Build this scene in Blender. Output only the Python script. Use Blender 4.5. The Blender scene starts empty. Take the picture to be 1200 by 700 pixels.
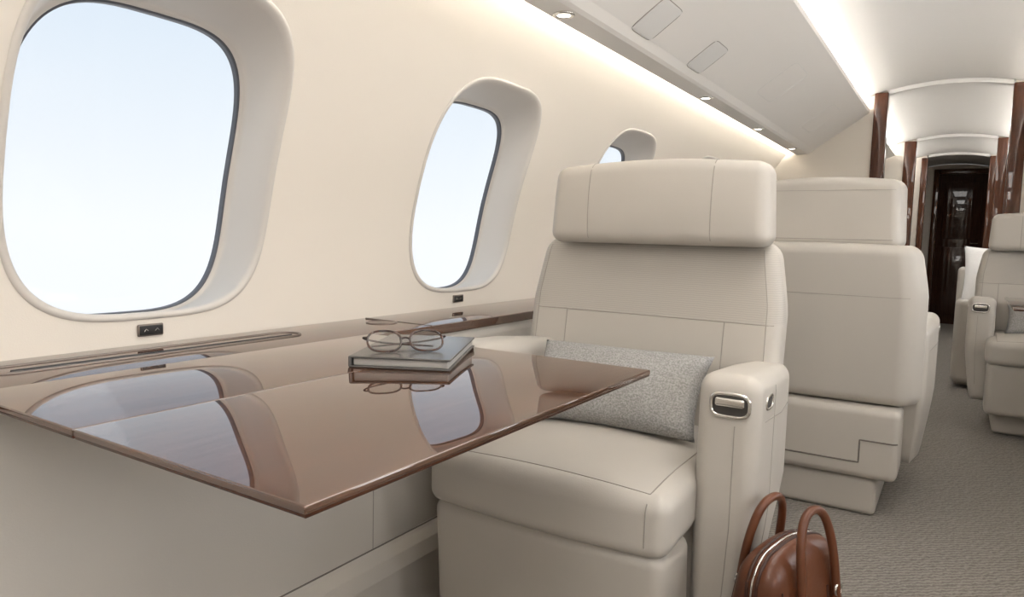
import bpy, bmesh, math
from mathutils import Vector, Matrix, Euler
from mathutils.bvhtree import BVHTree
pi=math.pi
scene=bpy.context.scene
CX=-0.11; R=1.23; ZC=0.75
PITCH=1.02
Y0=0.78-2.5*PITCH; Y1=10.3

# ------------------------------------------------------------------ materials
def mat(name,col,rough=0.5,metal=0.0,coat=0.0,bump=0.0,bscale=200,var=0.0,vscale=3.0,spec=0.5,sheen=0.0):
    m=bpy.data.materials.new(name); m.use_nodes=True
    nt=m.node_tree; b=nt.nodes['Principled BSDF']
    b.inputs['Base Color'].default_value=(*col,1); b.inputs['Roughness'].default_value=rough
    b.inputs['Metallic'].default_value=metal; b.inputs['Coat Weight'].default_value=coat
    b.inputs['Coat Roughness'].default_value=0.02
    b.inputs['Specular IOR Level'].default_value=spec
    b.inputs['Sheen Weight'].default_value=sheen
    tc=nt.nodes.new('ShaderNodeTexCoord')
    if bump>0:
        v=nt.nodes.new('ShaderNodeTexNoise'); v.inputs['Scale'].default_value=bscale; v.inputs['Detail'].default_value=3
        nt.links.new(tc.outputs['Object'],v.inputs['Vector'])
        bp=nt.nodes.new('ShaderNodeBump'); bp.inputs['Strength'].default_value=bump; bp.inputs['Distance'].default_value=0.002
        nt.links.new(v.outputs['Fac'],bp.inputs['Height']); nt.links.new(bp.outputs['Normal'],b.inputs['Normal'])
    if var>0:
        n=nt.nodes.new('ShaderNodeTexNoise'); n.inputs['Scale'].default_value=vscale; n.inputs['Detail'].default_value=4
        nt.links.new(tc.outputs['Object'],n.inputs['Vector'])
        r=nt.nodes.new('ShaderNodeValToRGB')
        r.color_ramp.elements[0].position=0.3; r.color_ramp.elements[1].position=0.7
        r.color_ramp.elements[0].color=(*[c*(1-var) for c in col],1); r.color_ramp.elements[1].color=(*[min(1,c*(1+var)) for c in col],1)
        nt.links.new(n.outputs['Fac'],r.inputs['Fac']); nt.links.new(r.outputs['Color'],b.inputs['Base Color'])
    return m

def emis(name,col,st):
    m=bpy.data.materials.new(name); m.use_nodes=True
    nt=m.node_tree; b=nt.nodes['Principled BSDF']
    b.inputs['Base Color'].default_value=(*col,1)
    b.inputs['Emission Color'].default_value=(*col,1); b.inputs['Emission Strength'].default_value=st
    return m

def woodmat(name,c1,c2,scale=(14,1.3,14),rough=0.28,coat=1.0,cior=2.0):
    m=bpy.data.materials.new(name); m.use_nodes=True
    nt=m.node_tree; b=nt.nodes['Principled BSDF']
    tc=nt.nodes.new('ShaderNodeTexCoord'); mp=nt.nodes.new('ShaderNodeMapping'); mp.inputs['Scale'].default_value=scale
    nt.links.new(tc.outputs['Object'],mp.inputs['Vector'])
    n=nt.nodes.new('ShaderNodeTexNoise'); n.inputs['Scale'].default_value=4; n.inputs['Detail'].default_value=8; n.inputs['Roughness'].default_value=0.65
    n.inputs['Distortion'].default_value=0.6
    nt.links.new(mp.outputs['Vector'],n.inputs['Vector'])
    r=nt.nodes.new('ShaderNodeValToRGB'); r.color_ramp.elements[0].position=0.32; r.color_ramp.elements[1].position=0.68
    r.color_ramp.elements[0].color=(*c1,1); r.color_ramp.elements[1].color=(*c2,1)
    nt.links.new(n.outputs['Fac'],r.inputs['Fac']); nt.links.new(r.outputs['Color'],b.inputs['Base Color'])
    b.inputs['Roughness'].default_value=rough; b.inputs['Coat Weight'].default_value=coat; b.inputs['Coat Roughness'].default_value=0.0
    b.inputs['Specular IOR Level'].default_value=0.0
    b.inputs['Coat IOR'].default_value=cior
    return m

def carpetmat():
    m=bpy.data.materials.new('carpet_wool'); m.use_nodes=True
    nt=m.node_tree; b=nt.nodes['Principled BSDF']; b.inputs['Roughness'].default_value=0.95; b.inputs['Specular IOR Level'].default_value=0.1
    tc=nt.nodes.new('ShaderNodeTexCoord'); mp=nt.nodes.new('ShaderNodeMapping'); mp.inputs['Rotation'].default_value=(0,0,0.9)
    nt.links.new(tc.outputs['Object'],mp.inputs['Vector'])
    w=nt.nodes.new('ShaderNodeTexWave'); w.inputs['Scale'].default_value=20; w.inputs['Distortion'].default_value=6; w.inputs['Detail'].default_value=3; w.inputs['Detail Scale'].default_value=2.5
    nt.links.new(mp.outputs['Vector'],w.inputs['Vector'])
    n=nt.nodes.new('ShaderNodeTexNoise'); n.inputs['Scale'].default_value=180; n.inputs['Detail'].default_value=3
    nt.links.new(tc.outputs['Object'],n.inputs['Vector'])
    mx=nt.nodes.new('ShaderNodeMix'); mx.data_type='FLOAT'; mx.inputs[0].default_value=0.6
    nt.links.new(w.outputs['Fac'],mx.inputs[2]); nt.links.new(n.outputs['Fac'],mx.inputs[3])
    r=nt.nodes.new('ShaderNodeValToRGB'); r.color_ramp.elements[0].position=0.2; r.color_ramp.elements[1].position=0.8
    r.color_ramp.elements[0].color=(0.165,0.15,0.135,1); r.color_ramp.elements[1].color=(0.34,0.315,0.285,1)
    nt.links.new(mx.outputs[0],r.inputs['Fac']); nt.links.new(r.outputs['Color'],b.inputs['Base Color'])
    bp=nt.nodes.new('ShaderNodeBump'); bp.inputs['Strength'].default_value=0.6; bp.inputs['Distance'].default_value=0.004
    nt.links.new(mx.outputs[0],bp.inputs['Height']); nt.links.new(bp.outputs['Normal'],b.inputs['Normal'])
    return m

def fabricmat(name,c1,c2,scale=260):
    m=bpy.data.materials.new(name); m.use_nodes=True
    nt=m.node_tree; b=nt.nodes['Principled BSDF']; b.inputs['Roughness'].default_value=0.9; b.inputs['Specular IOR Level'].default_value=0.15
    b.inputs['Sheen Weight'].default_value=0.15
    tc=nt.nodes.new('ShaderNodeTexCoord')
    n=nt.nodes.new('ShaderNodeTexNoise'); n.inputs['Scale'].default_value=scale; n.inputs['Detail'].default_value=4
    nt.links.new(tc.outputs['Object'],n.inputs['Vector'])
    r=nt.nodes.new('ShaderNodeValToRGB'); r.color_ramp.elements[0].position=0.35; r.color_ramp.elements[1].position=0.65
    r.color_ramp.elements[0].color=(*c1,1); r.color_ramp.elements[1].color=(*c2,1)
    nt.links.new(n.outputs['Fac'],r.inputs['Fac']); nt.links.new(r.outputs['Color'],b.inputs['Base Color'])
    bp=nt.nodes.new('ShaderNodeBump'); bp.inputs['Strength'].default_value=0.5; bp.inputs['Distance'].default_value=0.002
    nt.links.new(n.outputs['Fac'],bp.inputs['Height']); nt.links.new(bp.outputs['Normal'],b.inputs['Normal'])
    return m

def backmat(col):
    """leather whose upper back band is finely woven"""
    m=bpy.data.materials.new('seat_back_woven_leather'); m.use_nodes=True
    nt=m.node_tree; b=nt.nodes['Principled BSDF']; b.inputs['Roughness'].default_value=0.5; b.inputs['Specular IOR Level'].default_value=0.4
    tc=nt.nodes.new('ShaderNodeTexCoord'); sp=nt.nodes.new('ShaderNodeSeparateXYZ'); nt.links.new(tc.outputs['Object'],sp.inputs[0])
    g=nt.nodes.new('ShaderNodeMath'); g.operation='GREATER_THAN'; g.inputs[1].default_value=0.757; nt.links.new(sp.outputs['Z'],g.inputs[0])
    g2=nt.nodes.new('ShaderNodeMath'); g2.operation='LESS_THAN'; g2.inputs[1].default_value=0.60; nt.links.new(sp.outputs['Y'],g2.inputs[0])
    mm=nt.nodes.new('ShaderNodeMath'); mm.operation='MULTIPLY'; nt.links.new(g.outputs[0],mm.inputs[0]); nt.links.new(g2.outputs[0],mm.inputs[1])
    w=nt.nodes.new('ShaderNodeTexWave'); w.bands_direction='Z'; w.inputs['Scale'].default_value=60; w.inputs['Distortion'].default_value=2.2; w.inputs['Detail'].default_value=2
    nt.links.new(tc.outputs['Object'],w.inputs['Vector'])
    k=nt.nodes.new('ShaderNodeMath'); k.operation='MULTIPLY'; nt.links.new(w.outputs['Fac'],k.inputs[0]); nt.links.new(mm.outputs[0],k.inputs[1])
    mc=nt.nodes.new('ShaderNodeMix'); mc.data_type='RGBA'; nt.links.new(k.outputs[0],mc.inputs[0])
    mc.inputs[6].default_value=(*col,1); mc.inputs[7].default_value=(*[c*0.86 for c in col],1)
    nt.links.new(mc.outputs[2],b.inputs['Base Color'])
    n=nt.nodes.new('ShaderNodeTexNoise'); n.inputs['Scale'].default_value=420; nt.links.new(tc.outputs['Object'],n.inputs['Vector'])
    bp=nt.nodes.new('ShaderNodeBump'); bp.inputs['Strength'].default_value=0.12; bp.inputs['Distance'].default_value=0.002
    nt.links.new(n.outputs['Fac'],bp.inputs['Height']); nt.links.new(bp.outputs['Normal'],b.inputs['Normal'])
    return m

LC=(0.505,0.470,0.422)
M_wall=mat('wall_cream',(0.81,0.75,0.665),0.6,bump=0.10,bscale=350,spec=0.3)
M_trimw=mat('window_surround_plastic',(0.64,0.60,0.55),0.45,spec=0.4)
M_ceil=mat('ceiling_offwhite',(0.88,0.865,0.84),0.6,spec=0.3)
M_psu=mat('overhead_panel_paint',(0.86,0.83,0.79),0.5,spec=0.35)
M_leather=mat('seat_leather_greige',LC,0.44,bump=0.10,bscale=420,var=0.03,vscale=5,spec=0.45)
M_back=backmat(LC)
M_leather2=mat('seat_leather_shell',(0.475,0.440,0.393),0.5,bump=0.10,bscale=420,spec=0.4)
M_seam=mat('seam_shadow',(0.34,0.312,0.275),0.8)
M_gap=mat('panel_gap_dark',(0.16,0.14,0.12),0.8)
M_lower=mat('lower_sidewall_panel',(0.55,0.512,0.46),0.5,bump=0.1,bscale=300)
M_wood=woodmat('walnut_gloss',(0.048,0.0185,0.0088),(0.105,0.042,0.020),cior=2.25)
M_woodd=woodmat('walnut_gloss_dark',(0.06,0.021,0.011),(0.115,0.042,0.021),scale=(10,10,1.2),cior=1.5)
M_woode=woodmat('walnut_edge',(0.040,0.014,0.007),(0.068,0.024,0.012),cior=1.5)
M_door=woodmat('dark_door_veneer',(0.034,0.015,0.010),(0.065,0.027,0.018),scale=(20,20,1.5),cior=1.5)
M_chrome=mat('chrome',(0.75,0.73,0.70),0.18,metal=1.0)
M_bronze=mat('dark_metal_trim',(0.22,0.19,0.17),0.35,metal=1.0)
M_black=mat('black_plastic',(0.015,0.014,0.013),0.3)
M_dark=mat('dark_recess',(0.05,0.045,0.04),0.5)
M_gasket=mat('window_gasket',(0.10,0.105,0.12),0.4)
M_carpet=carpetmat()
M_pillow=fabricmat('pillow_grey_wool',(0.235,0.228,0.218),(0.40,0.39,0.375))
M_pillww=fabricmat('pillow_white_cotton',(0.76,0.75,0.74),(0.84,0.83,0.82))
M_bag=mat('bag_brown_leather',(0.115,0.037,0.015),0.33,bump=0.15,bscale=150,var=0.3,vscale=8,spec=0.45)
M_bagd=mat('bag_dark_leather',(0.045,0.015,0.008),0.4,bump=0.1,bscale=150)
M_cover=mat('notebook_grey_leather',(0.082,0.077,0.073),0.26,bump=0.1,bscale=300,spec=0.7)
M_pages=mat('paper_pages',(0.40,0.38,0.355),0.7,bump=0.3,bscale=500)
M_tort=mat('tortoise_acetate',(0.045,0.018,0.010),0.15,coat=0.6,var=0.6,vscale=60)
M_speaker=mat('speaker_mesh',(0.78,0.765,0.74),0.7,bump=0.5,bscale=900)
M_led=emis('cove_led',(1.0,0.94,0.85),27.0)
M_led2=emis('ceiling_led',(1.0,0.97,0.93),17.0)
M_spot=emis('reading_lamp_glow',(1.0,0.95,0.87),5.0)
def panemat(nm,tint,f):
    m=bpy.data.materials.new(nm); m.use_nodes=True
    nt=m.node_tree; nt.nodes.clear()
    o=nt.nodes.new('ShaderNodeOutputMaterial'); t=nt.nodes.new('ShaderNodeBsdfTransparent'); g=nt.nodes.new('ShaderNodeBsdfGlossy')
    g.inputs['Roughness'].default_value=0.04; t.inputs['Color'].default_value=tint
    x=nt.nodes.new('ShaderNodeMixShader'); x.inputs[0].default_value=f
    nt.links.new(t.outputs[0],x.inputs[1]); nt.links.new(g.outputs[0],x.inputs[2]); nt.links.new(x.outputs[0],o.inputs[0])
    return m
M_pane=panemat('window_acrylic',(0.98,0.99,1,1),0.03)
M_lens=panemat('spectacle_lens',(0.85,0.83,0.8,1),0.15)

# ------------------------------------------------------------------ helpers
def link(o,parent=None):
    scene.collection.objects.link(o)
    if parent is not None: o.parent=parent
    return o
def empty(name,loc=(0,0,0),rot=(0,0,0)):
    e=bpy.data.objects.new(name,None); e.location=loc; e.rotation_euler=rot; e.empty_display_size=0.1
    return link(e)
def mesh_from(name,verts,faces,m,parent=None,smooth=True,merge=False):
    bm=bmesh.new(); vs=[bm.verts.new(v) for v in verts]
    for f in faces:
        try: bm.faces.new([vs[i] for i in f])
        except ValueError: pass
    if merge: bmesh.ops.remove_doubles(bm,verts=bm.verts,dist=1e-5)
    bmesh.ops.recalc_face_normals(bm,faces=bm.faces)
    me=bpy.data.meshes.new(name); bm.to_mesh(me); bm.free()
    for p in me.polygons: p.use_smooth=smooth
    me.materials.append(m)
    o=bpy.data.objects.new(name,me); link(o,parent)
    return o
def rbox(name,c,s,r,m,parent=None,n=8,deform=None,k=4,rot=None):
    h=[x/2 for x in s]; r=min(r,min(h)*0.999)
    def ax(hh):
        inn=hh-r
        a=[inn+r*math.tan(pi/4*i/k) for i in range(k,0,-1)]
        mid=[inn-2*inn*i/n for i in range(n+1)]
        return sorted(set([round(-x,7) for x in a]+[round(x,7) for x in mid]+[round(x,7) for x in a]))
    A=[ax(hh) for hh in h]
    verts=[];faces=[]
    for axis in range(3):
        u,v=(axis+1)%3,(axis+2)%3
        for sg in (-1,1):
            base=len(verts)
            for a in A[u]:
                for b in A[v]:
                    p=[0,0,0]; p[axis]=sg*h[axis]; p[u]=a; p[v]=b; verts.append(p)
            nb=len(A[v])
            for i in range(len(A[u])-1):
                for j in range(nb-1):
                    q=[base+i*nb+j,base+(i+1)*nb+j,base+(i+1)*nb+j+1,base+i*nb+j+1]
                    faces.append(q)
    out=[]
    mr=Euler(rot).to_matrix() if rot else None
    for p in verts:
        cl=[max(-(h[i]-r),min(h[i]-r,p[i])) for i in range(3)]
        d=Vector([p[i]-cl[i] for i in range(3)])
        if d.length>0: d=d.normalized()*r
        q=Vector(cl)+d
        q=Vector([max(-h[i],min(h[i],q[i])) for i in range(3)])
        if deform: q=Vector(deform(q.x,q.y,q.z,h))
        if mr: q=mr@q
        out.append(q+Vector(c))
    return mesh_from(name,out,faces,m,parent,True,True)
def box(name,a,b,m,parent=None,bev=0.003):
    c=[(a[i]+b[i])/2 for i in range(3)]; s=[abs(b[i]-a[i]) for i in range(3)]
    return rbox(name,c,s,bev,m,parent,n=1,k=2)
def tube(name,pts,rad,m,parent=None,cyclic=False,res=3,smooth=False):
    cu=bpy.data.curves.new(name,'CURVE'); cu.dimensions='3D'; cu.bevel_depth=rad; cu.bevel_resolution=res
    sp=cu.splines.new('POLY' if not smooth else 'NURBS'); sp.points.add(len(pts)-1)
    for i,p in enumerate(pts): sp.points[i].co=(*p,1)
    sp.use_cyclic_u=cyclic
    if smooth: sp.order_u=4; sp.use_endpoint_u=True; cu.resolution_u=8
    cu.use_fill_caps=True
    cu.materials.append(m)
    o=bpy.data.objects.new(name,cu); return link(o,parent)
def bvh(objs):
    vs=[];ps=[]
    for o in objs:
        b=len(vs); vs+= [v.co.copy() for v in o.data.vertices]; ps+=[[b+i for i in p.vertices] for p in o.data.polygons]
    return BVHTree.FromPolygons(vs,ps)
def seam(name,objs,pts,dirv,rad,m,parent,n=40,off=0.0):
    """drape a polyline onto a mesh by ray casting in its own space"""
    t=bvh(objs); d=Vector(dirv).normalized(); P=[Vector(p) for p in pts]
    L=[0]
    for i in range(1,len(P)): L.append(L[-1]+(P[i]-P[i-1]).length)
    out=[]
    for i in range(n+1):
        s=L[-1]*i/n; j=1
        while j<len(P)-1 and L[j]<s: j+=1
        f=(s-L[j-1])/max(1e-9,(L[j]-L[j-1])); q=P[j-1].lerp(P[j],f)
        hit=t.ray_cast(q-d*1.0,d)
        if hit[0] is not None: out.append(hit[0]-d*off)
    if len(out)>1: return tube(name,out,rad,m,parent,res=2)
def extrude(name,prof,ya,yb,m,parent=None,closed=True,n=1,smooth=False,caps=True):
    verts=[];faces=[];k=len(prof)
    for j in range(n+1):
        y=ya+(yb-ya)*j/n
        for (x,z) in prof: verts.append((x,y,z))
    for j in range(n):
        for i in range(k if closed else k-1):
            i2=(i+1)%k; faces.append([j*k+i,j*k+i2,(j+1)*k+i2,(j+1)*k+i])
    if closed and caps:
        faces.append(list(range(k))); faces.append([n*k+i for i in range(k)])
    o=mesh_from(name,verts,faces,m,parent,smooth)
    return o
def mx(x,side): return x if side=='left' else 2*CX-x
def wallx(z):
    if z<ZC: return CX-R
    return CX-math.sqrt(max(0.01,R*R-(z-ZC)**2))
def ceilz(x): return 1.97-0.35*(x-CX)**2

# ------------------------------------------------------------------ room shell
f=mesh_from('floor',[(-1.34,Y0,0),(1.12,Y0,0),(1.12,Y1,0),(-1.34,Y1,0)],[[0,1,2,3]],M_carpet)
WZ0,WZ1,WCZ=0.70,1.55,1.085
HA,HB=0.264,0.312
def selp(t,a,b,e=3.6):
    c,s=math.cos(t),math.sin(t)
    return (a*math.copysign(abs(c)**(2/e),c), b*math.copysign(abs(s)**(2/e),s))
cells=[(0.78+k*PITCH, k not in (4,8)) for k in range(-2,9)]
def make_wall(side):
    verts=[];faces=[]
    def v(x,y,z): verts.append((mx(x,side),y,z)); return len(verts)-1
    hw=PITCH/2
    angs=set(i*2*pi/96 for i in range(96))
    for (yy,zz) in ((hw,WZ1-WCZ),(-hw,WZ1-WCZ),(-hw,WZ0-WCZ),(hw,WZ0-WCZ)):
        angs.add(math.atan2(zz,yy)%(2*pi))
    angs=sorted(angs); NA=len(angs); NR=10
    for cy,has in cells:
        b=len(verts)
        for j in range(NR+1):
            f=j/NR
            for a in angs:
                c,s=math.cos(a),math.sin(a)
                e=3.6
                rr=(abs(c/HA)**e+abs(s/HB)**e)**(-1/e)
                if not has: rr=0.001
                tt=[]
                if abs(c)>1e-6: tt.append(hw/abs(c))
                if s>1e-6: tt.append((WZ1-WCZ)/s)
                if s<-1e-6: tt.append((WZ0-WCZ)/s)
                rb=min(tt); q=rr+(rb-rr)*f
                yy=cy+c*q; zz=WCZ+s*q
                v(wallx(zz),yy,zz)
        for j in range(NR):
            for i in range(NA):
                i2=(i+1)%NA
                faces.append([b+j*NA+i,b+j*NA+i2,b+(j+1)*NA+i2,b+(j+1)*NA+i])
        if not has: faces.append([b+i for i in range(NA)])
    ya,yb=Y0,Y1
    ye=cells[-1][0]+hw
    for i in range(12):
        za=WZ0+(WZ1-WZ0)*i/12; zb=WZ0+(WZ1-WZ0)*(i+1)/12
        b=len(verts); v(wallx(za),ye,za); v(wallx(zb),ye,zb); v(wallx(zb),yb,zb); v(wallx(za),yb,za); faces.append([b,b+1,b+2,b+3])
    for (p,q) in (((-1.34,0),(-1.34,WZ0)),((wallx(1.55),1.55),(-1.055,1.66))):
        b=len(verts)
        v(p[0],ya,p[1]); v(q[0],ya,q[1]); v(q[0],yb,q[1]); v(p[0],yb,p[1]); faces.append([b,b+1,b+2,b+3])
    return mesh_from('wall_'+side,verts,faces,M_wall,None,True,True)
make_wall('left'); make_wall('right')

def make_window(idx,cy,side):
    e=empty('window_%d'%idx,(0,0,0)); N=96
    A,B,DZ=0.226,0.288,-0.027
    prof=[(HA+0.005,HB+0.005,-0.001,0),(HA+0.003,HB+0.003,-0.004,0),(HA-0.002,HB-0.002,-0.005,0),(HA-0.007,HB-0.007,-0.002,0),(HA-0.011,HB-0.010,0.006,-0.001),
          (A+0.022,B+0.014,0.035,-0.010),(A+0.016,B+0.010,0.065,-0.018),(A+0.012,B+0.008,0.090,-0.023),(A+0.010,B+0.007,0.098,-0.025),(A+0.007,B+0.006,0.101,DZ),(A+0.002,B+0.002,0.102,DZ),(A+0.001,B+0.001,0.106,DZ)]
    def ring(a,b,d,dz):
        out=[]
        for i in range(N):
            y,z=selp(2*pi*i/N,a,b); zz=WCZ+z+dz
            out.append((mx(wallx(zz)-d,side),cy+y,zz))
        return out
    vs=[];fs=[]
    for p in prof: vs+=ring(*p)
    for j in range(len(prof)-1):
        for i in range(N):
            i2=(i+1)%N; fs.append([j*N+i,j*N+i2,(j+1)*N+i2,(j+1)*N+i])
    mesh_from('surround',vs,fs,M_trimw,e)
    vs=[];fs=[]
    pr=[(A+0.002,B+0.002,0.1055,DZ),(A-0.002,B-0.002,0.1055,DZ),(A-0.0025,B-0.0025,0.109,DZ),(A-0.0025,B-0.0025,0.12,DZ)]
    for p in pr: vs+=ring(*p)
    for j in range(len(pr)-1):
        for i in range(N):
            i2=(i+1)%N; fs.append([j*N+i,j*N+i2,(j+1)*N+i2,(j+1)*N+i])
    mesh_from('gasket',vs,fs,M_gasket,e)
    vs=[];fs=[]
    K=8
    for j in range(1,K+1): vs+=ring((A-0.001)*j/K,(B-0.001)*j/K,0.114,DZ)
    for j in range(K-1):
        for i in range(N):
            i2=(i+1)%N; fs.append([j*N+i,j*N+i2,(j+1)*N+i2,(j+1)*N+i])
    fs.append(list(range(N)))
    mesh_from('pane',vs,fs,M_pane,e)
w=1
for side in ('left','right'):
    for cy,has in cells:
        if has: make_window(w,cy,side); w+=1
# ceiling
cp=[(-1.055,1.66),(-1.02,1.76),(-0.9,1.84),(-0.75,1.885)]+[(x,ceilz(x)) for x in [CX-0.5+i*0.05 for i in range(21)]]
cp+=[(2*CX-x,z) for (x,z) in reversed(cp[:4])]
extrude('ceiling',cp,Y0,Y1,M_ceil,closed=False,n=1,smooth=True)
def section(name,y,th,x0,x1,m,parent=None,inset=0.004):
    """bulkhead filling the cabin cross-section between x0 and x1"""
    n=24
    def top(x):
        d=abs(x-CX)
        prof=[(0.5,ceilz(CX+0.5)),(0.64,1.885),(0.79,1.84),(0.91,1.76),(0.945,1.66)]
        if d<=0.5: return ceilz(x)-inset
        for i in range(len(prof)-1):
            if d<=prof[i+1][0]:
                f=(d-prof[i][0])/(prof[i+1][0]-prof[i][0]); return prof[i][1]+f*(prof[i+1][1]-prof[i][1])-inset
        dd=min(d,R-0.0005); return ZC+math.sqrt(R*R-dd*dd)-inset
    bot=[(x0,0),(x1,0)]
    tp=[(x1+(x0-x1)*i/n, top(x1+(x0-x1)*i/n)) for i in range(n+1)]
    return extrude(name,bot+tp,y,y+th,m,parent)
section('wall_front',Y0,0.03,-1.335,1.115,M_wall)
section('wall_back',Y1-0.04,0.04,-1.335,1.115,M_wall)

def divider(y,xl,xr,pw,name):
    e=empty(name)
    section('panel_left',y,0.05,-1.335,xl-0.01,M_wall,e)
    section('panel_right',y,0.05,xr+0.01,1.115,M_wall,e)
    box('post_left',(xl-pw,y-0.02,0),(xl,y+0.07,1.915),M_woodd,e,0.008)
    box('post_right',(xr,y-0.02,0),(xr+pw,y+0.07,1.915),M_woodd,e,0.008)
    n=16
    pts=[(xl+(xr-xl)*i/n, ceilz(xl+(xr-xl)*i/n)-0.028) for i in range(n+1)]+[(xr+(xl-xr)*i/n, ceilz(xr+(xl-xr)*i/n)-0.002) for i in range(n+1)]
    extrude('header',pts,y,y+0.05,M_ceil,e)
divider(5.1,-0.445,0.200,0.08,'cabin_divider')
divider(7.55,-0.40,0.215,0.10,'cabin_divider')
divider(9.0,-0.36,0.20,0.06,'cabin_divider')
# door
d=empty('door_1',(0,Y1-0.06,0))
box('slab',(-0.27,-0.03,0.0),(0.25,0.0,1.84),M_door,d,0.004)
box('upper_panel',(-0.21,-0.042,1.05),(0.19,-0.03,1.74),M_door,d,0.006)
box('lower_panel',(-0.21,-0.042,0.12),(0.19,-0.03,0.95),M_door,d,0.006)
box('frame_left',(-0.33,-0.05,0),(-0.272,0.0,1.90),M_woodd,d,0.006)
box('frame_right',(0.252,-0.05,0),(0.31,0.0,1.90),M_woodd,d,0.006)
box('frame_top',(-0.272,-0.05,1.842),(0.252,0.0,1.90),M_woodd,d,0.006)
tube('handle',[(0.17,-0.043,1.0),(0.17,-0.08,1.0),(0.10,-0.08,1.0)],0.008,M_chrome,d)

# ------------------------------------------------------------------ overhead panel + cove lights
def cyl(name,c,r,h,m,parent=None,hole=None,n=32,axis='z'):
    vs=[];fs=[]
    if hole: rs=[(hole,-h/2),(hole,h/2),(r*0.93,h/2),(r,h*0.3),(r,-h*0.3),(r*0.93,-h/2)]
    else: rs=[(0.0001,-h/2),(r*0.95,-h/2),(r,-h*0.3),(r,h*0.3),(r*0.95,h/2),(0.0001,h/2)]
    for (q,z) in rs:
        for i in range(n):
            a=2*pi*i/n; p=(q*math.cos(a),q*math.sin(a),z)
            if axis=='y': p=(p[0],p[2],p[1])
            if axis=='x': p=(p[2],p[0],p[1])
            vs.append(tuple(p[k]+c[k] for k in range(3)))
    k=len(rs)
    for j in range(k if hole else k-1):
        j2=(j+1)%k
        for i in range(n):
            i2=(i+1)%n; fs.append([j*n+i,j*n+i2,j2*n+i2,j2*n+i])
    return mesh_from(name,vs,fs,m,parent,True,True)
def overhead(side,ya,yb):
    e=empty('overhead_panel')
    P=[(-0.985,1.565),(-0.985,1.552),(-0.978,1.546),(-0.905,1.548),(-0.892,1.555),(-0.870,1.575),(-0.575,1.778),(-0.552,1.795),(-0.548,1.812),(-0.556,1.824),(-0.60,1.815),(-0.89,1.615),(-0.93,1.580)]
    P=[(mx(x,side),z) for x,z in P]
    o=extrude('shell',P,ya,yb,M_psu,e)
    def sx(x): return mx(x,side)
    sg=1 if side=='left' else -1
    ang=-sg*math.atan(206/300)
    for y in (2.07,2.57):
        rbox('door_%.1f'%y,(sx(-0.818),y,1.6107),(0.125,0.15,0.006),0.0029,M_speaker,e,n=4,rot=(0,ang,0))
        w2,l2=0.066,0.079
        c=Vector((sx(-0.818),y,1.6107)); mr=Euler((0,ang,0)).to_matrix()
        pts=[c+mr@Vector((selp(2*pi*i/40,w2,l2,7)[0],selp(2*pi*i/40,w2,l2,7)[1],-0.001)) for i in range(40)]
        tube('door_gap',pts,0.0011,M_seam,e,cyclic=True,res=1)
    for y in (3.4,1.25,4.45):
        c=Vector((sx(-0.73),y,1.6715)); mr=Euler((0,ang,0)).to_matrix()
        pts=[c+mr@Vector((selp(2*pi*i/40,0.10,0.14,9)[0],selp(2*pi*i/40,0.10,0.14,9)[1],-0.0005)) for i in range(40)]
        tube('hatch_gap',pts,0.0009,M_speaker,e,cyclic=True,res=1)
    for y in (-0.5,0.5,1.71,2.96,3.87,4.75):
        cyl('spot_ring',(sx(-0.941),y,1.5455),0.030,0.006,M_chrome,e,hole=0.019)
        cyl('spot_lamp',(sx(-0.941),y,1.5445),0.0185,0.003,M_spot,e)
    l=empty('cove_light')
    box('wall_wash',(sx(-0.965),ya+0.02,1.590),(sx(-0.945),yb-0.02,1.602),M_led,l,0.002)
    box('ceiling_wash',(sx(-0.63),ya+0.02,1.830),(sx(-0.605),yb-0.02,1.842),M_led2,l,0.002)
    return e
overhead('left',Y0+0.03,5.098)
overhead('right',Y0+0.03,5.098)
for (a,b) in ((5.16,7.53),(7.63,8.98)):
    overhead_l=empty('cove_light')
    for side in ('left','right'):
        box('ceiling_wash',(mx(-0.63,side),a+0.03,1.80),(mx(-0.60,side),b-0.03,1.815),M_led2,overhead_l,0.002)
        P=[(-1.03,1.60),(-0.57,1.79),(-0.575,1.80),(-1.03,1.63)]
        extrude('shelf',[(mx(x,side),z) for x,z in P],a,b,M_psu,overhead_l)

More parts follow.
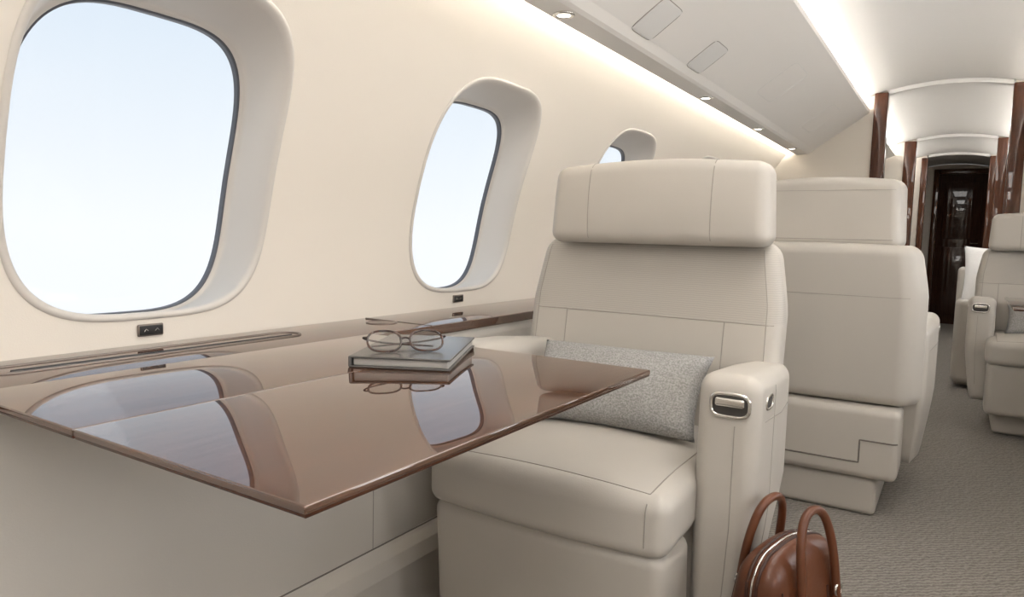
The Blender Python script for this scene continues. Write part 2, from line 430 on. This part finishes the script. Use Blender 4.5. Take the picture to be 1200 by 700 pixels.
# ------------------------------------------------------------------ side ledges
def ledge(side):
    e=empty('side_ledge')
    def X(x): return mx(x,side)
    box('top_board',(X(-1.338),Y0+0.04,0.694),(X(-1.102),5.09,0.72),M_wood,e,0.004)
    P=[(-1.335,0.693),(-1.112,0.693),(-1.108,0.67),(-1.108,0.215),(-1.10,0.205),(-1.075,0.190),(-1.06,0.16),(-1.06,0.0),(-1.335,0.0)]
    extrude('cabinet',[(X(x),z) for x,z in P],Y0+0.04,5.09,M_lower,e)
    tube('kick_gap',[(X(-1.107),Y0+0.05,0.212),(X(-1.107),5.08,0.212)],0.0022,M_gap,e)
    for y in (-0.6,1.17,2.4,3.6):
        tube('panel_gap',[(X(-1.1075),y,0.21),(X(-1.1075),y,0.69)],0.0010,M_seam,e)
    for y in (1.37,2.35,3.4):
        tube('board_gap',[(X(-1.102),y,0.7205),(X(-1.33),y,0.7205)],0.0012,M_gap,e)
    sx_,ly=0.032,0.30
    for cy in (0.76,):
        pts=[]
        for i in range(64):
            a=2*pi*i/64; px=sx_*math.cos(a); py=sx_*math.sin(a)+ (ly-sx_)*(1 if math.sin(a)>0 else -1)
            pts.append((X(-1.240)+px,cy+py,0.7205))
        tube('slot_rim',pts,0.0028,M_bronze,e,cyclic=True)
        mesh_from('slot_lid',[(p[0],p[1],0.7206) for p in pts],[list(range(64))],M_woodd,e,False)
        tube('slot_groove',[(X(-1.222),cy-ly+0.03,0.7208),(X(-1.222),cy+ly-0.03,0.7208)],0.003,M_black,e)
    for y in (1.33,):
        cyl('cup_holder_ring',(X(-1.235),y,0.7205),0.040,0.004,M_bronze,e,hole=0.036)
        cyl('cup_holder_lid',(X(-1.235),y,0.7205),0.036,0.003,M_woodd,e)
    return e
ledge('left'); ledge('right')
for side in ('left','right'):
    for y in (0.78,1.79,2.80):
        s=empty('wall_switch',(mx(-1.338,side),y,0.747))
        g=1 if side=='left' else -1
        rbox('plate',(g*0.001,0,0),(0.006,0.052,0.024),0.0028,M_bronze,s,n=2)
        rbox('insert',(g*0.003,0,0),(0.005,0.047,0.019),0.002,M_black,s,n=2)
        for k in (-0.011,0.011):
            tube('mark',[(g*0.0058,k-0.004,-0.002),(g*0.0058,k,0.003),(g*0.0058,k+0.004,-0.002)],0.0006,M_chrome,s,res=1)

# ------------------------------------------------------------------ tables
TT=0.7235
def table(x0,x1,y0,y1,xh,side):
    t=empty('folding_table')
    def slab(nm,a,b):
        rbox(nm,((a+b)/2,(y0+y1)/2,TT-0.0042),(abs(b-a),y1-y0,0.0084),0.0022,M_wood,t,n=2,k=3)
        rbox(nm+'_edge_band',((a+b)/2,(y0+y1)/2,TT-0.0093),(abs(b-a)-0.002,y1-y0-0.002,0.0048),0.0016,M_woode,t,n=2,k=3)
    slab('inner_leaf',x0,xh-0.0008) if x0<xh else slab('inner_leaf',xh+0.0008,x0)
    slab('outer_leaf',xh+0.0008,x1) if x1>xh else slab('outer_leaf',x1,xh-0.0008)
    xa,xb=min(x0,x1),max(x0,x1)
    rbox('under_frame',((xa+xb)/2,(y0+y1)/2,0.7065),(xb-xa-0.16,y1-y0-0.16,0.011),0.004,M_woode,t,n=1)
    box('slide_arm',(x0-(0.0 if x0<x1 else 0.12),(y0+y1)/2-0.03,0.684),(x0+(0.12 if x0<x1 else 0),(y0+y1)/2+0.03,0.703),M_chrome,t)
    return t
table(-1.100,-0.440,0.385,1.152,-0.8165,'left')
table(0.878,0.19,3.30,3.98,0.52,'right')

# ------------------------------------------------------------------ seats
def seat(cx,cy,rotz=0.0,hw=0.585,htop=1.136,shrink=0.11,hx=0.0,bx=0.0):
    S=empty('airplane_seat',(cx,cy,0),(0,0,rotz))
    L=M_leather
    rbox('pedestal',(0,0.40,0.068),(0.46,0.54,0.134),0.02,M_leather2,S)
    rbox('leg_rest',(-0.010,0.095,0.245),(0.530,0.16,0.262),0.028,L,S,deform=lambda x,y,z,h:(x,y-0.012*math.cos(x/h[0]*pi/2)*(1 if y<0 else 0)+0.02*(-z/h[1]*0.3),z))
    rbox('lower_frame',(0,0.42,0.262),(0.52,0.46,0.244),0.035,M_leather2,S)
    def dc(x,y,z,h):
        u=x/h[0]; v=y/h[1]
        if z>0: z=z+0.020*math.cos(u*pi/2)*max(0,math.cos(min(1,abs(v))*pi/2))**0.6
        y=y-0.022*(1-u*u)*(1 if v<0 else 0)*abs(v)
        if v<-0.2: z=z-0.010*((-v-0.2)/0.8)**2
        if v>-0.45: x=x*(1-0.035*min(1,(v+0.45)/0.3))
        return (x,y,z)
    cu=rbox('seat_cushion',(-0.012,0.265,0.436),(0.548,0.53,0.118),0.030,L,S,n=16,deform=dc)
    for sg in (-1,1):
        def da(x,y,z,h,sg=sg):
            o=max(0,x*sg)/h[0]
            x=x-sg*o*0.022*max(0,(y/h[1]))
            x=x-sg*o*0.036*max(0,-z/h[2])**1.2
            t=max(0,-y/h[1])
            z2=z+ (0.010*(t) if z>0 else 0) - (0.02*max(0,y/h[1]) if z>0 else 0)
            y2=y
            if z<0 and y>0: y2=y-0.10*(-z/h[2])*(y/h[1])
            y2=y2+0.010*abs(z/h[2])**2*t
            return (x,y2,z2)
        a=rbox('arm_pod_%s'%('left' if sg<0 else 'right'),(sg*0.311,0.36,0.42),(0.122,0.40,0.535),0.034,L,S,n=12,deform=da)
        fx=sg*0.318; fy=0.158; fz=0.640
        pts=[(fx+selp(2*pi*i/40,0.036,0.022,3.5)[0],fy+0.002,fz+selp(2*pi*i/40,0.036,0.022,3.5)[1]) for i in range(40)]
        tube('latch_bezel',pts,0.0038,M_chrome,S,cyclic=True)
        mesh_from('latch_recess',pts,[list(range(40))],M_dark,S,False)
        rbox('latch_lever',(fx,fy-0.001,fz+0.006),(0.056,0.010,0.017),0.0045,M_chrome,S,n=4)
        tb=bvh([a]); 
        pts=[]
        for i in range(32):
            py,pz=selp(2*pi*i/32,0.026,0.013,3.5)
            hit=tb.ray_cast(Vector((sg*0.9,0.240+py,0.640+pz)),Vector((-sg,0,0)))
            q=hit[0]+Vector((sg*0.0008,0,0)); pts.append(tuple(q))
        tube('side_button_bezel',pts,0.0022,M_chrome,S,cyclic=True)
        mesh_from('side_button',pts,[list(range(32))],M_dark,S,False)
        seam('arm_side_seam',[a],[(sg*0.5,0.295,0.665),(sg*0.5,0.285,0.30),(sg*0.5,0.27,0.20)],(-sg,0,0),0.0010,M_seam,S)
        seam('arm_cap_seam',[a],[(sg*0.5,0.215,0.605),(sg*0.5,0.52,0.585)],(-sg,0,0),0.0010,M_seam,S)
        seam('arm_front_seam',[a],[(sg*0.3275,-0.5,0.60),(sg*0.3275,-0.5,0.40),(sg*0.318,-0.5,0.24)],(0,1,0),0.0009,M_seam,S)
    def db(x,y,z,h):
        u=x/h[0]; w=z/h[2]
        sc=1.0-0.085*max(0,(w-0.40)/0.60)**1.1
        if y>0: sc*=1-shrink*(y/h[1])
        x2=x*sc+bx
        y2=y+0.16*(z+h[2])
        if y<0: y2+=0.012*(1-u*u)
        else: y2+=0.012*math.cos(u*pi/2)
        if z>0: z=z+0.006*math.cos(u*pi/2)
        return (x2,y2,z)
    bk=rbox('backrest',(0,0.555,0.670),(0.680,0.165,0.560),0.040,M_back,S,n=18,deform=db)
    hz0=0.938; hh=htop-hz0
    def dh(x,y,z,h):
        u=x/h[0]; w=z/h[2]
        if y<0: y=y-0.012*max(0,math.cos(min(1,abs(w))*pi/2))*max(0,math.cos(u*pi/2))**0.5
        if z>0: z=z+0.014*math.cos(min(1,abs(u))*pi/2)
        y=y+0.06*z
        if y>0: x=x*(1-0.07*y/h[1])
        x=x*(1-0.018*w)+hx
        return (x,y,z)
    hd=rbox('headrest',(0,0.570,hz0+hh/2),(hw,0.160,hh),0.030,L,S,n=16,deform=dh)
    for sx in (-0.155,0.165):
        seam('headrest_seam',[hd],[(sx,0.5,hz0+0.012),(sx,0.5,htop-0.01)],(0,1,0),0.0012,M_seam,S)
        seam('headrest_top_seam',[hd],[(sx,0.50,1.5),(sx,0.63,1.5)],(0,0,-1),0.0012,M_seam,S)
    seam('headrest_rear_seam',[hd],[(-hw*.44,0.5,hz0+0.03),(hw*.44,0.5,hz0+0.03)],(0,-1,0),0.0013,M_seam,S)
    seam('headrest_rear_seam',[hd],[(-hw*.44,0.5,htop-0.035),(hw*.44,0.5,htop-0.035)],(0,-1,0),0.0009,M_seam,S)
    seam('back_seam_h',[bk],[(-0.325,0.5,0.755),(0.310,0.5,0.755)],(0,1,0),0.0014,M_seam,S)
    seam('back_seam_v1',[bk],[(-0.235,0.5,0.755),(-0.235,0.5,0.50)],(0,1,0),0.0012,M_seam,S)
    seam('back_seam_v2',[bk],[(0.195,0.5,0.755),(0.195,0.5,0.50)],(0,1,0),0.0012,M_seam,S)
    for q in (-1,1):
        seam('back_piping',[bk],[(q*0.288+bx,0.5,0.93),(q*0.308+bx,0.5,0.80),(q*0.312+bx,0.5,0.5)],(0,1,0),0.0011,M_seam,S)
    seam('rear_seam',[bk],[(-0.29+bx,0.9,0.775),(0.29+bx,0.9,0.775)],(0,-1,0),0.0012,M_seam,S)
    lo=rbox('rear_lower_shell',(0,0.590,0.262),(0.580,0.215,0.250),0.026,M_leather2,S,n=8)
    seam('rear_split',[lo],[(0.285,0.9,0.195),(-0.17,0.9,0.195),(-0.17,0.9,0.275),(-0.285,0.9,0.275)],(0,-1,0),0.0028,M_gap,S,n=90)
    seam('cushion_seam_front',[cu],[(-0.235,0.48,0.9),(-0.243,0.018,0.9),(0.222,0.018,0.9),(0.222,0.48,0.9)],(0,0,-1),0.0013,M_seam,S,n=120)
    seam('cushion_seam_face',[cu],[(0.222,-0.5,0.475),(0.222,-0.5,0.395)],(0,1,0),0.0013,M_seam,S)
    return S
seat(-0.665,1.17,hw=0.562,hx=0.012,bx=-0.015)
seat(-0.418,3.37,pi,hw=0.505,htop=1.174,shrink=0.14)
seat(0.430,4.20)

# ------------------------------------------------------------------ pillows
def pillow(name,loc,rot,a,b,t,m):
    o_v=[];o_f=[];N=28
    for s in (1,-1):
        base=len(o_v)
        for i in range(N+1):
            for j in range(N+1):
                u=-1+2*i/N; v=-1+2*j/N
                u=math.copysign(abs(u)**0.85,u); v=math.copysign(abs(v)**0.85,v)
                x=a*u*(1-0.07*(1-v*v)); y=b*v*(1-0.09*(1-u*u))
                z=s*t*max(0,(1-u*u)*(1-v*v))**0.42
                z+=0.004*math.sin(u*6+v*3)*(1-u*u)*(1-v*v)
                o_v.append((x,y,z))
        for i in range(N):
            for j in range(N):
                q=[base+i*(N+1)+j,base+(i+1)*(N+1)+j,base+(i+1)*(N+1)+j+1,base+i*(N+1)+j+1]
                o_f.append(q)
    o=mesh_from(name,o_v,o_f,m,None,True,True)
    o.location=loc; o.rotation_euler=rot
    return o
pillow('throw_pillow',(-0.675,1.528,0.599),(math.radians(48),0,math.radians(3)),0.218,0.112,0.056,M_pillow)
pillow('throw_pillow',(0.43,4.58,0.595),(math.radians(50),0,0),0.20,0.12,0.05,M_pillow)

# ------------------------------------------------------------------ divan beyond the divider
dv=empty('divan',(0.42,6.5,0))
rbox('base',(0,0,0.19),(0.80,1.7,0.36),0.03,M_leather2,dv)
rbox('mattress',(0,0,0.44),(0.84,1.7,0.14),0.05,M_leather,dv)
rbox('arm',(0,-0.88,0.32),(0.84,0.10,0.56),0.04,M_leather,dv)
rbox('arm',(0,0.88,0.40),(0.84,0.10,0.76),0.04,M_leather,dv)
rbox('back',(0.44,0,0.66),(0.10,1.7,0.34),0.04,M_leather,dv)
pillow('bed_pillow',(0.27,6.55,0.74),(math.radians(68),0,0),0.24,0.24,0.08,M_pillww)

# ------------------------------------------------------------------ notebook
nb=empty('notebook',(-0.833,0.994,TT),(0,0,math.radians(27)))
rbox('back_cover',(0,0,0.0019),(0.172,0.268,0.0036),0.0016,M_cover,nb,n=2)
rbox('pages',(0.001,0,0.0100),(0.162,0.258,0.0130),0.002,M_pages,nb,n=2)
rbox('front_cover',(0,0,0.0180),(0.172,0.268,0.0036),0.0016,M_cover,nb,n=2)
rbox('spine',(-0.085,0,0.0100),(0.006,0.268,0.0195),0.0028,M_cover,nb,n=2)

# ------------------------------------------------------------------ glasses
gl=empty('eyeglasses',(-0.800,0.925,TT+0.0202),(0,0,math.radians(50)))
tilt=math.radians(40)
def gp(x,z,y=0):
    return (x, y+z*math.sin(tilt), z*math.cos(tilt)+0.002)
for sg in (-1,1):
    pts=[]
    for i in range(48):
        px,pz=selp(2*pi*i/48,0.0290,0.0210,2.5)
        pts.append(gp(sg*0.037+px,pz+0.0210))
    tube('rim',pts,0.0020,M_tort,gl,cyclic=True)
    mesh_from('lens',pts,[list(range(48))],M_lens,gl,False)
    tube('temple',[gp(sg*0.065,0.029),gp(sg*0.074,0.029,0.003),gp(sg*0.074,0.025,0.012),(sg*0.045,0.036+0.004*sg,0.012),(-sg*0.03,0.046+0.004*sg,0.005),(-sg*0.055,0.048+0.004*sg,0.0025)],0.0018,M_tort,gl,smooth=True)
tube('bridge',[gp(-0.0085,0.024),gp(-0.004,0.029,-0.001),gp(0.004,0.029,-0.001),gp(0.0085,0.024)],0.0019,M_tort,gl,smooth=True)

# ------------------------------------------------------------------ handbag
bg=empty('leather_handbag',(-0.226,1.335,0.0),(0,0,math.radians(-20)))
BH=0.415
def dbag(x,y,z,h):
    w=min(1,max(0,(z+h[2])/(2*h[2])))
    s=1.0-0.42*w**3; s2=1-0.08*w**2
    bul=1+0.10*math.sin(w*pi)
    return (x*s*bul,y*s2,z-0.03*abs(y/h[1])**2*w)
body=rbox('body',(0,0,BH/2),(0.126,0.25,BH),0.042,M_bag,bg,n=14,deform=dbag)
for off in (-0.009,0.009):
    seam('zip_end_edge',[body],[(off,-0.5,BH-0.03),(off,-0.5,0.04)],(0,1,0),0.0034,M_bagd,bg)
    seam('zip_top_edge',[body],[(off,-0.11,0.9),(off,0.11,0.9)],(0,0,-1),0.0034,M_bagd,bg)
seam('zip_teeth',[body],[(0,-0.5,BH-0.03),(0,-0.5,0.04)],(0,1,0),0.0024,M_chrome,bg)
seam('zip_teeth_top',[body],[(0,-0.11,0.9),(0,0.11,0.9)],(0,0,-1),0.0024,M_chrome,bg)
for sg in (-1,1):
    pts=[(sg*0.067,-0.058,0.20),(sg*0.066,-0.058,0.28),(sg*0.059,-0.057,0.36),(sg*0.049,-0.052,0.42),(sg*0.041,-0.036,0.466),(sg*0.038,0.0,0.480),(sg*0.041,0.036,0.466),(sg*0.049,0.052,0.42),(sg*0.059,0.057,0.36),(sg*0.066,0.058,0.28),(sg*0.067,0.058,0.20)]
    tube('handle',pts,0.0080,M_bag,bg,smooth=True,res=4)
    for y in (-0.058,0.058):
        seam('handle_tab_edge',[body],[(sg*0.5,y-0.016,0.33),(sg*0.5,y-0.016,0.19),(sg*0.5,y,0.175),(sg*0.5,y+0.016,0.19),(sg*0.5,y+0.016,0.33)],(-sg,0,0),0.0028,M_bagd,bg)
        cyl('ring',(sg*0.065,y,0.322),0.013,0.006,M_chrome,bg,hole=0.009,axis='x')
    for y in (-0.098,0.098):
        seam('panel_seam',[body],[(sg*0.5,y,0.05),(sg*0.5,y*0.94,0.35)],(-sg,0,0),0.0018,M_bagd,bg)
seam('base_band',[body],[(-0.05,-0.5,0.075),(0.05,-0.5,0.075)],(0,1,0),0.002,M_bagd,bg)

# ------------------------------------------------------------------ lights
def area(name,loc,rot,sx,sy,power,col=(1,0.97,0.93)):
    l=bpy.data.lights.new(name,'AREA'); l.shape='RECTANGLE'; l.size=sx; l.size_y=sy; l.energy=power; l.color=col
    o=bpy.data.objects.new(name,l); o.location=loc; o.rotation_euler=rot; link(o); return o
area('ceiling_fill',(CX,-0.4,1.93),(0,0,0),0.5,1.2,12)  # soft fills added under the ceiling to brighten the cabin, not actual fixtures
area('ceiling_fill',(CX+0.1,1.4,1.93),(0,0,0),0.45,1.4,10)
area('ceiling_fill',(CX,6.3,1.93),(0,0,0),0.4,1.4,9)
area('ceiling_fill',(CX,8.3,1.93),(0,0,0),0.4,0.8,4)
# daylight outside starboard windows
area('window_daylight',(1.75,1.8,1.05),(0,math.radians(97),0),1.3,7.0,210,(0.98,0.985,1.0))
wd=bpy.data.worlds.new('sky_world'); scene.world=wd; wd.use_nodes=True
nt=wd.node_tree; bgn=nt.nodes['Background']
tc=nt.nodes.new('ShaderNodeTexCoord'); sp=nt.nodes.new('ShaderNodeSeparateXYZ'); rp=nt.nodes.new('ShaderNodeValToRGB')
nt.links.new(tc.outputs['Generated'],sp.inputs[0]); nt.links.new(sp.outputs['Z'],rp.inputs['Fac']); nt.links.new(rp.outputs['Color'],bgn.inputs['Color'])
rp.color_ramp.elements[0].position=0.0; rp.color_ramp.elements[0].color=(0.90,0.925,0.945,1)
rp.color_ramp.elements[1].position=0.38; rp.color_ramp.elements[1].color=(0.62,0.735,0.86,1)
bgn.inputs['Strength'].default_value=1.12

# ------------------------------------------------------------------ camera
cam=bpy.data.cameras.new('camera'); co=bpy.data.objects.new('camera',cam); link(co)
cam.sensor_width=36; cam.lens=823/1200*36; cam.clip_start=0.02
r_=Vector((0.8433,0.5368,0.0256)).normalized(); b_=Vector((0.5330,-0.8415,0.0889)); b_=(b_-r_*b_.dot(r_)).normalized(); u_=b_.cross(r_)
M=Matrix((( r_.x,u_.x,b_.x,0),(r_.y,u_.y,b_.y,0),(r_.z,u_.z,b_.z,0.95),(0,0,0,1)))
co.matrix_world=M
scene.camera=co
scene.view_settings.view_transform='Standard'
scene.view_settings.look='None'
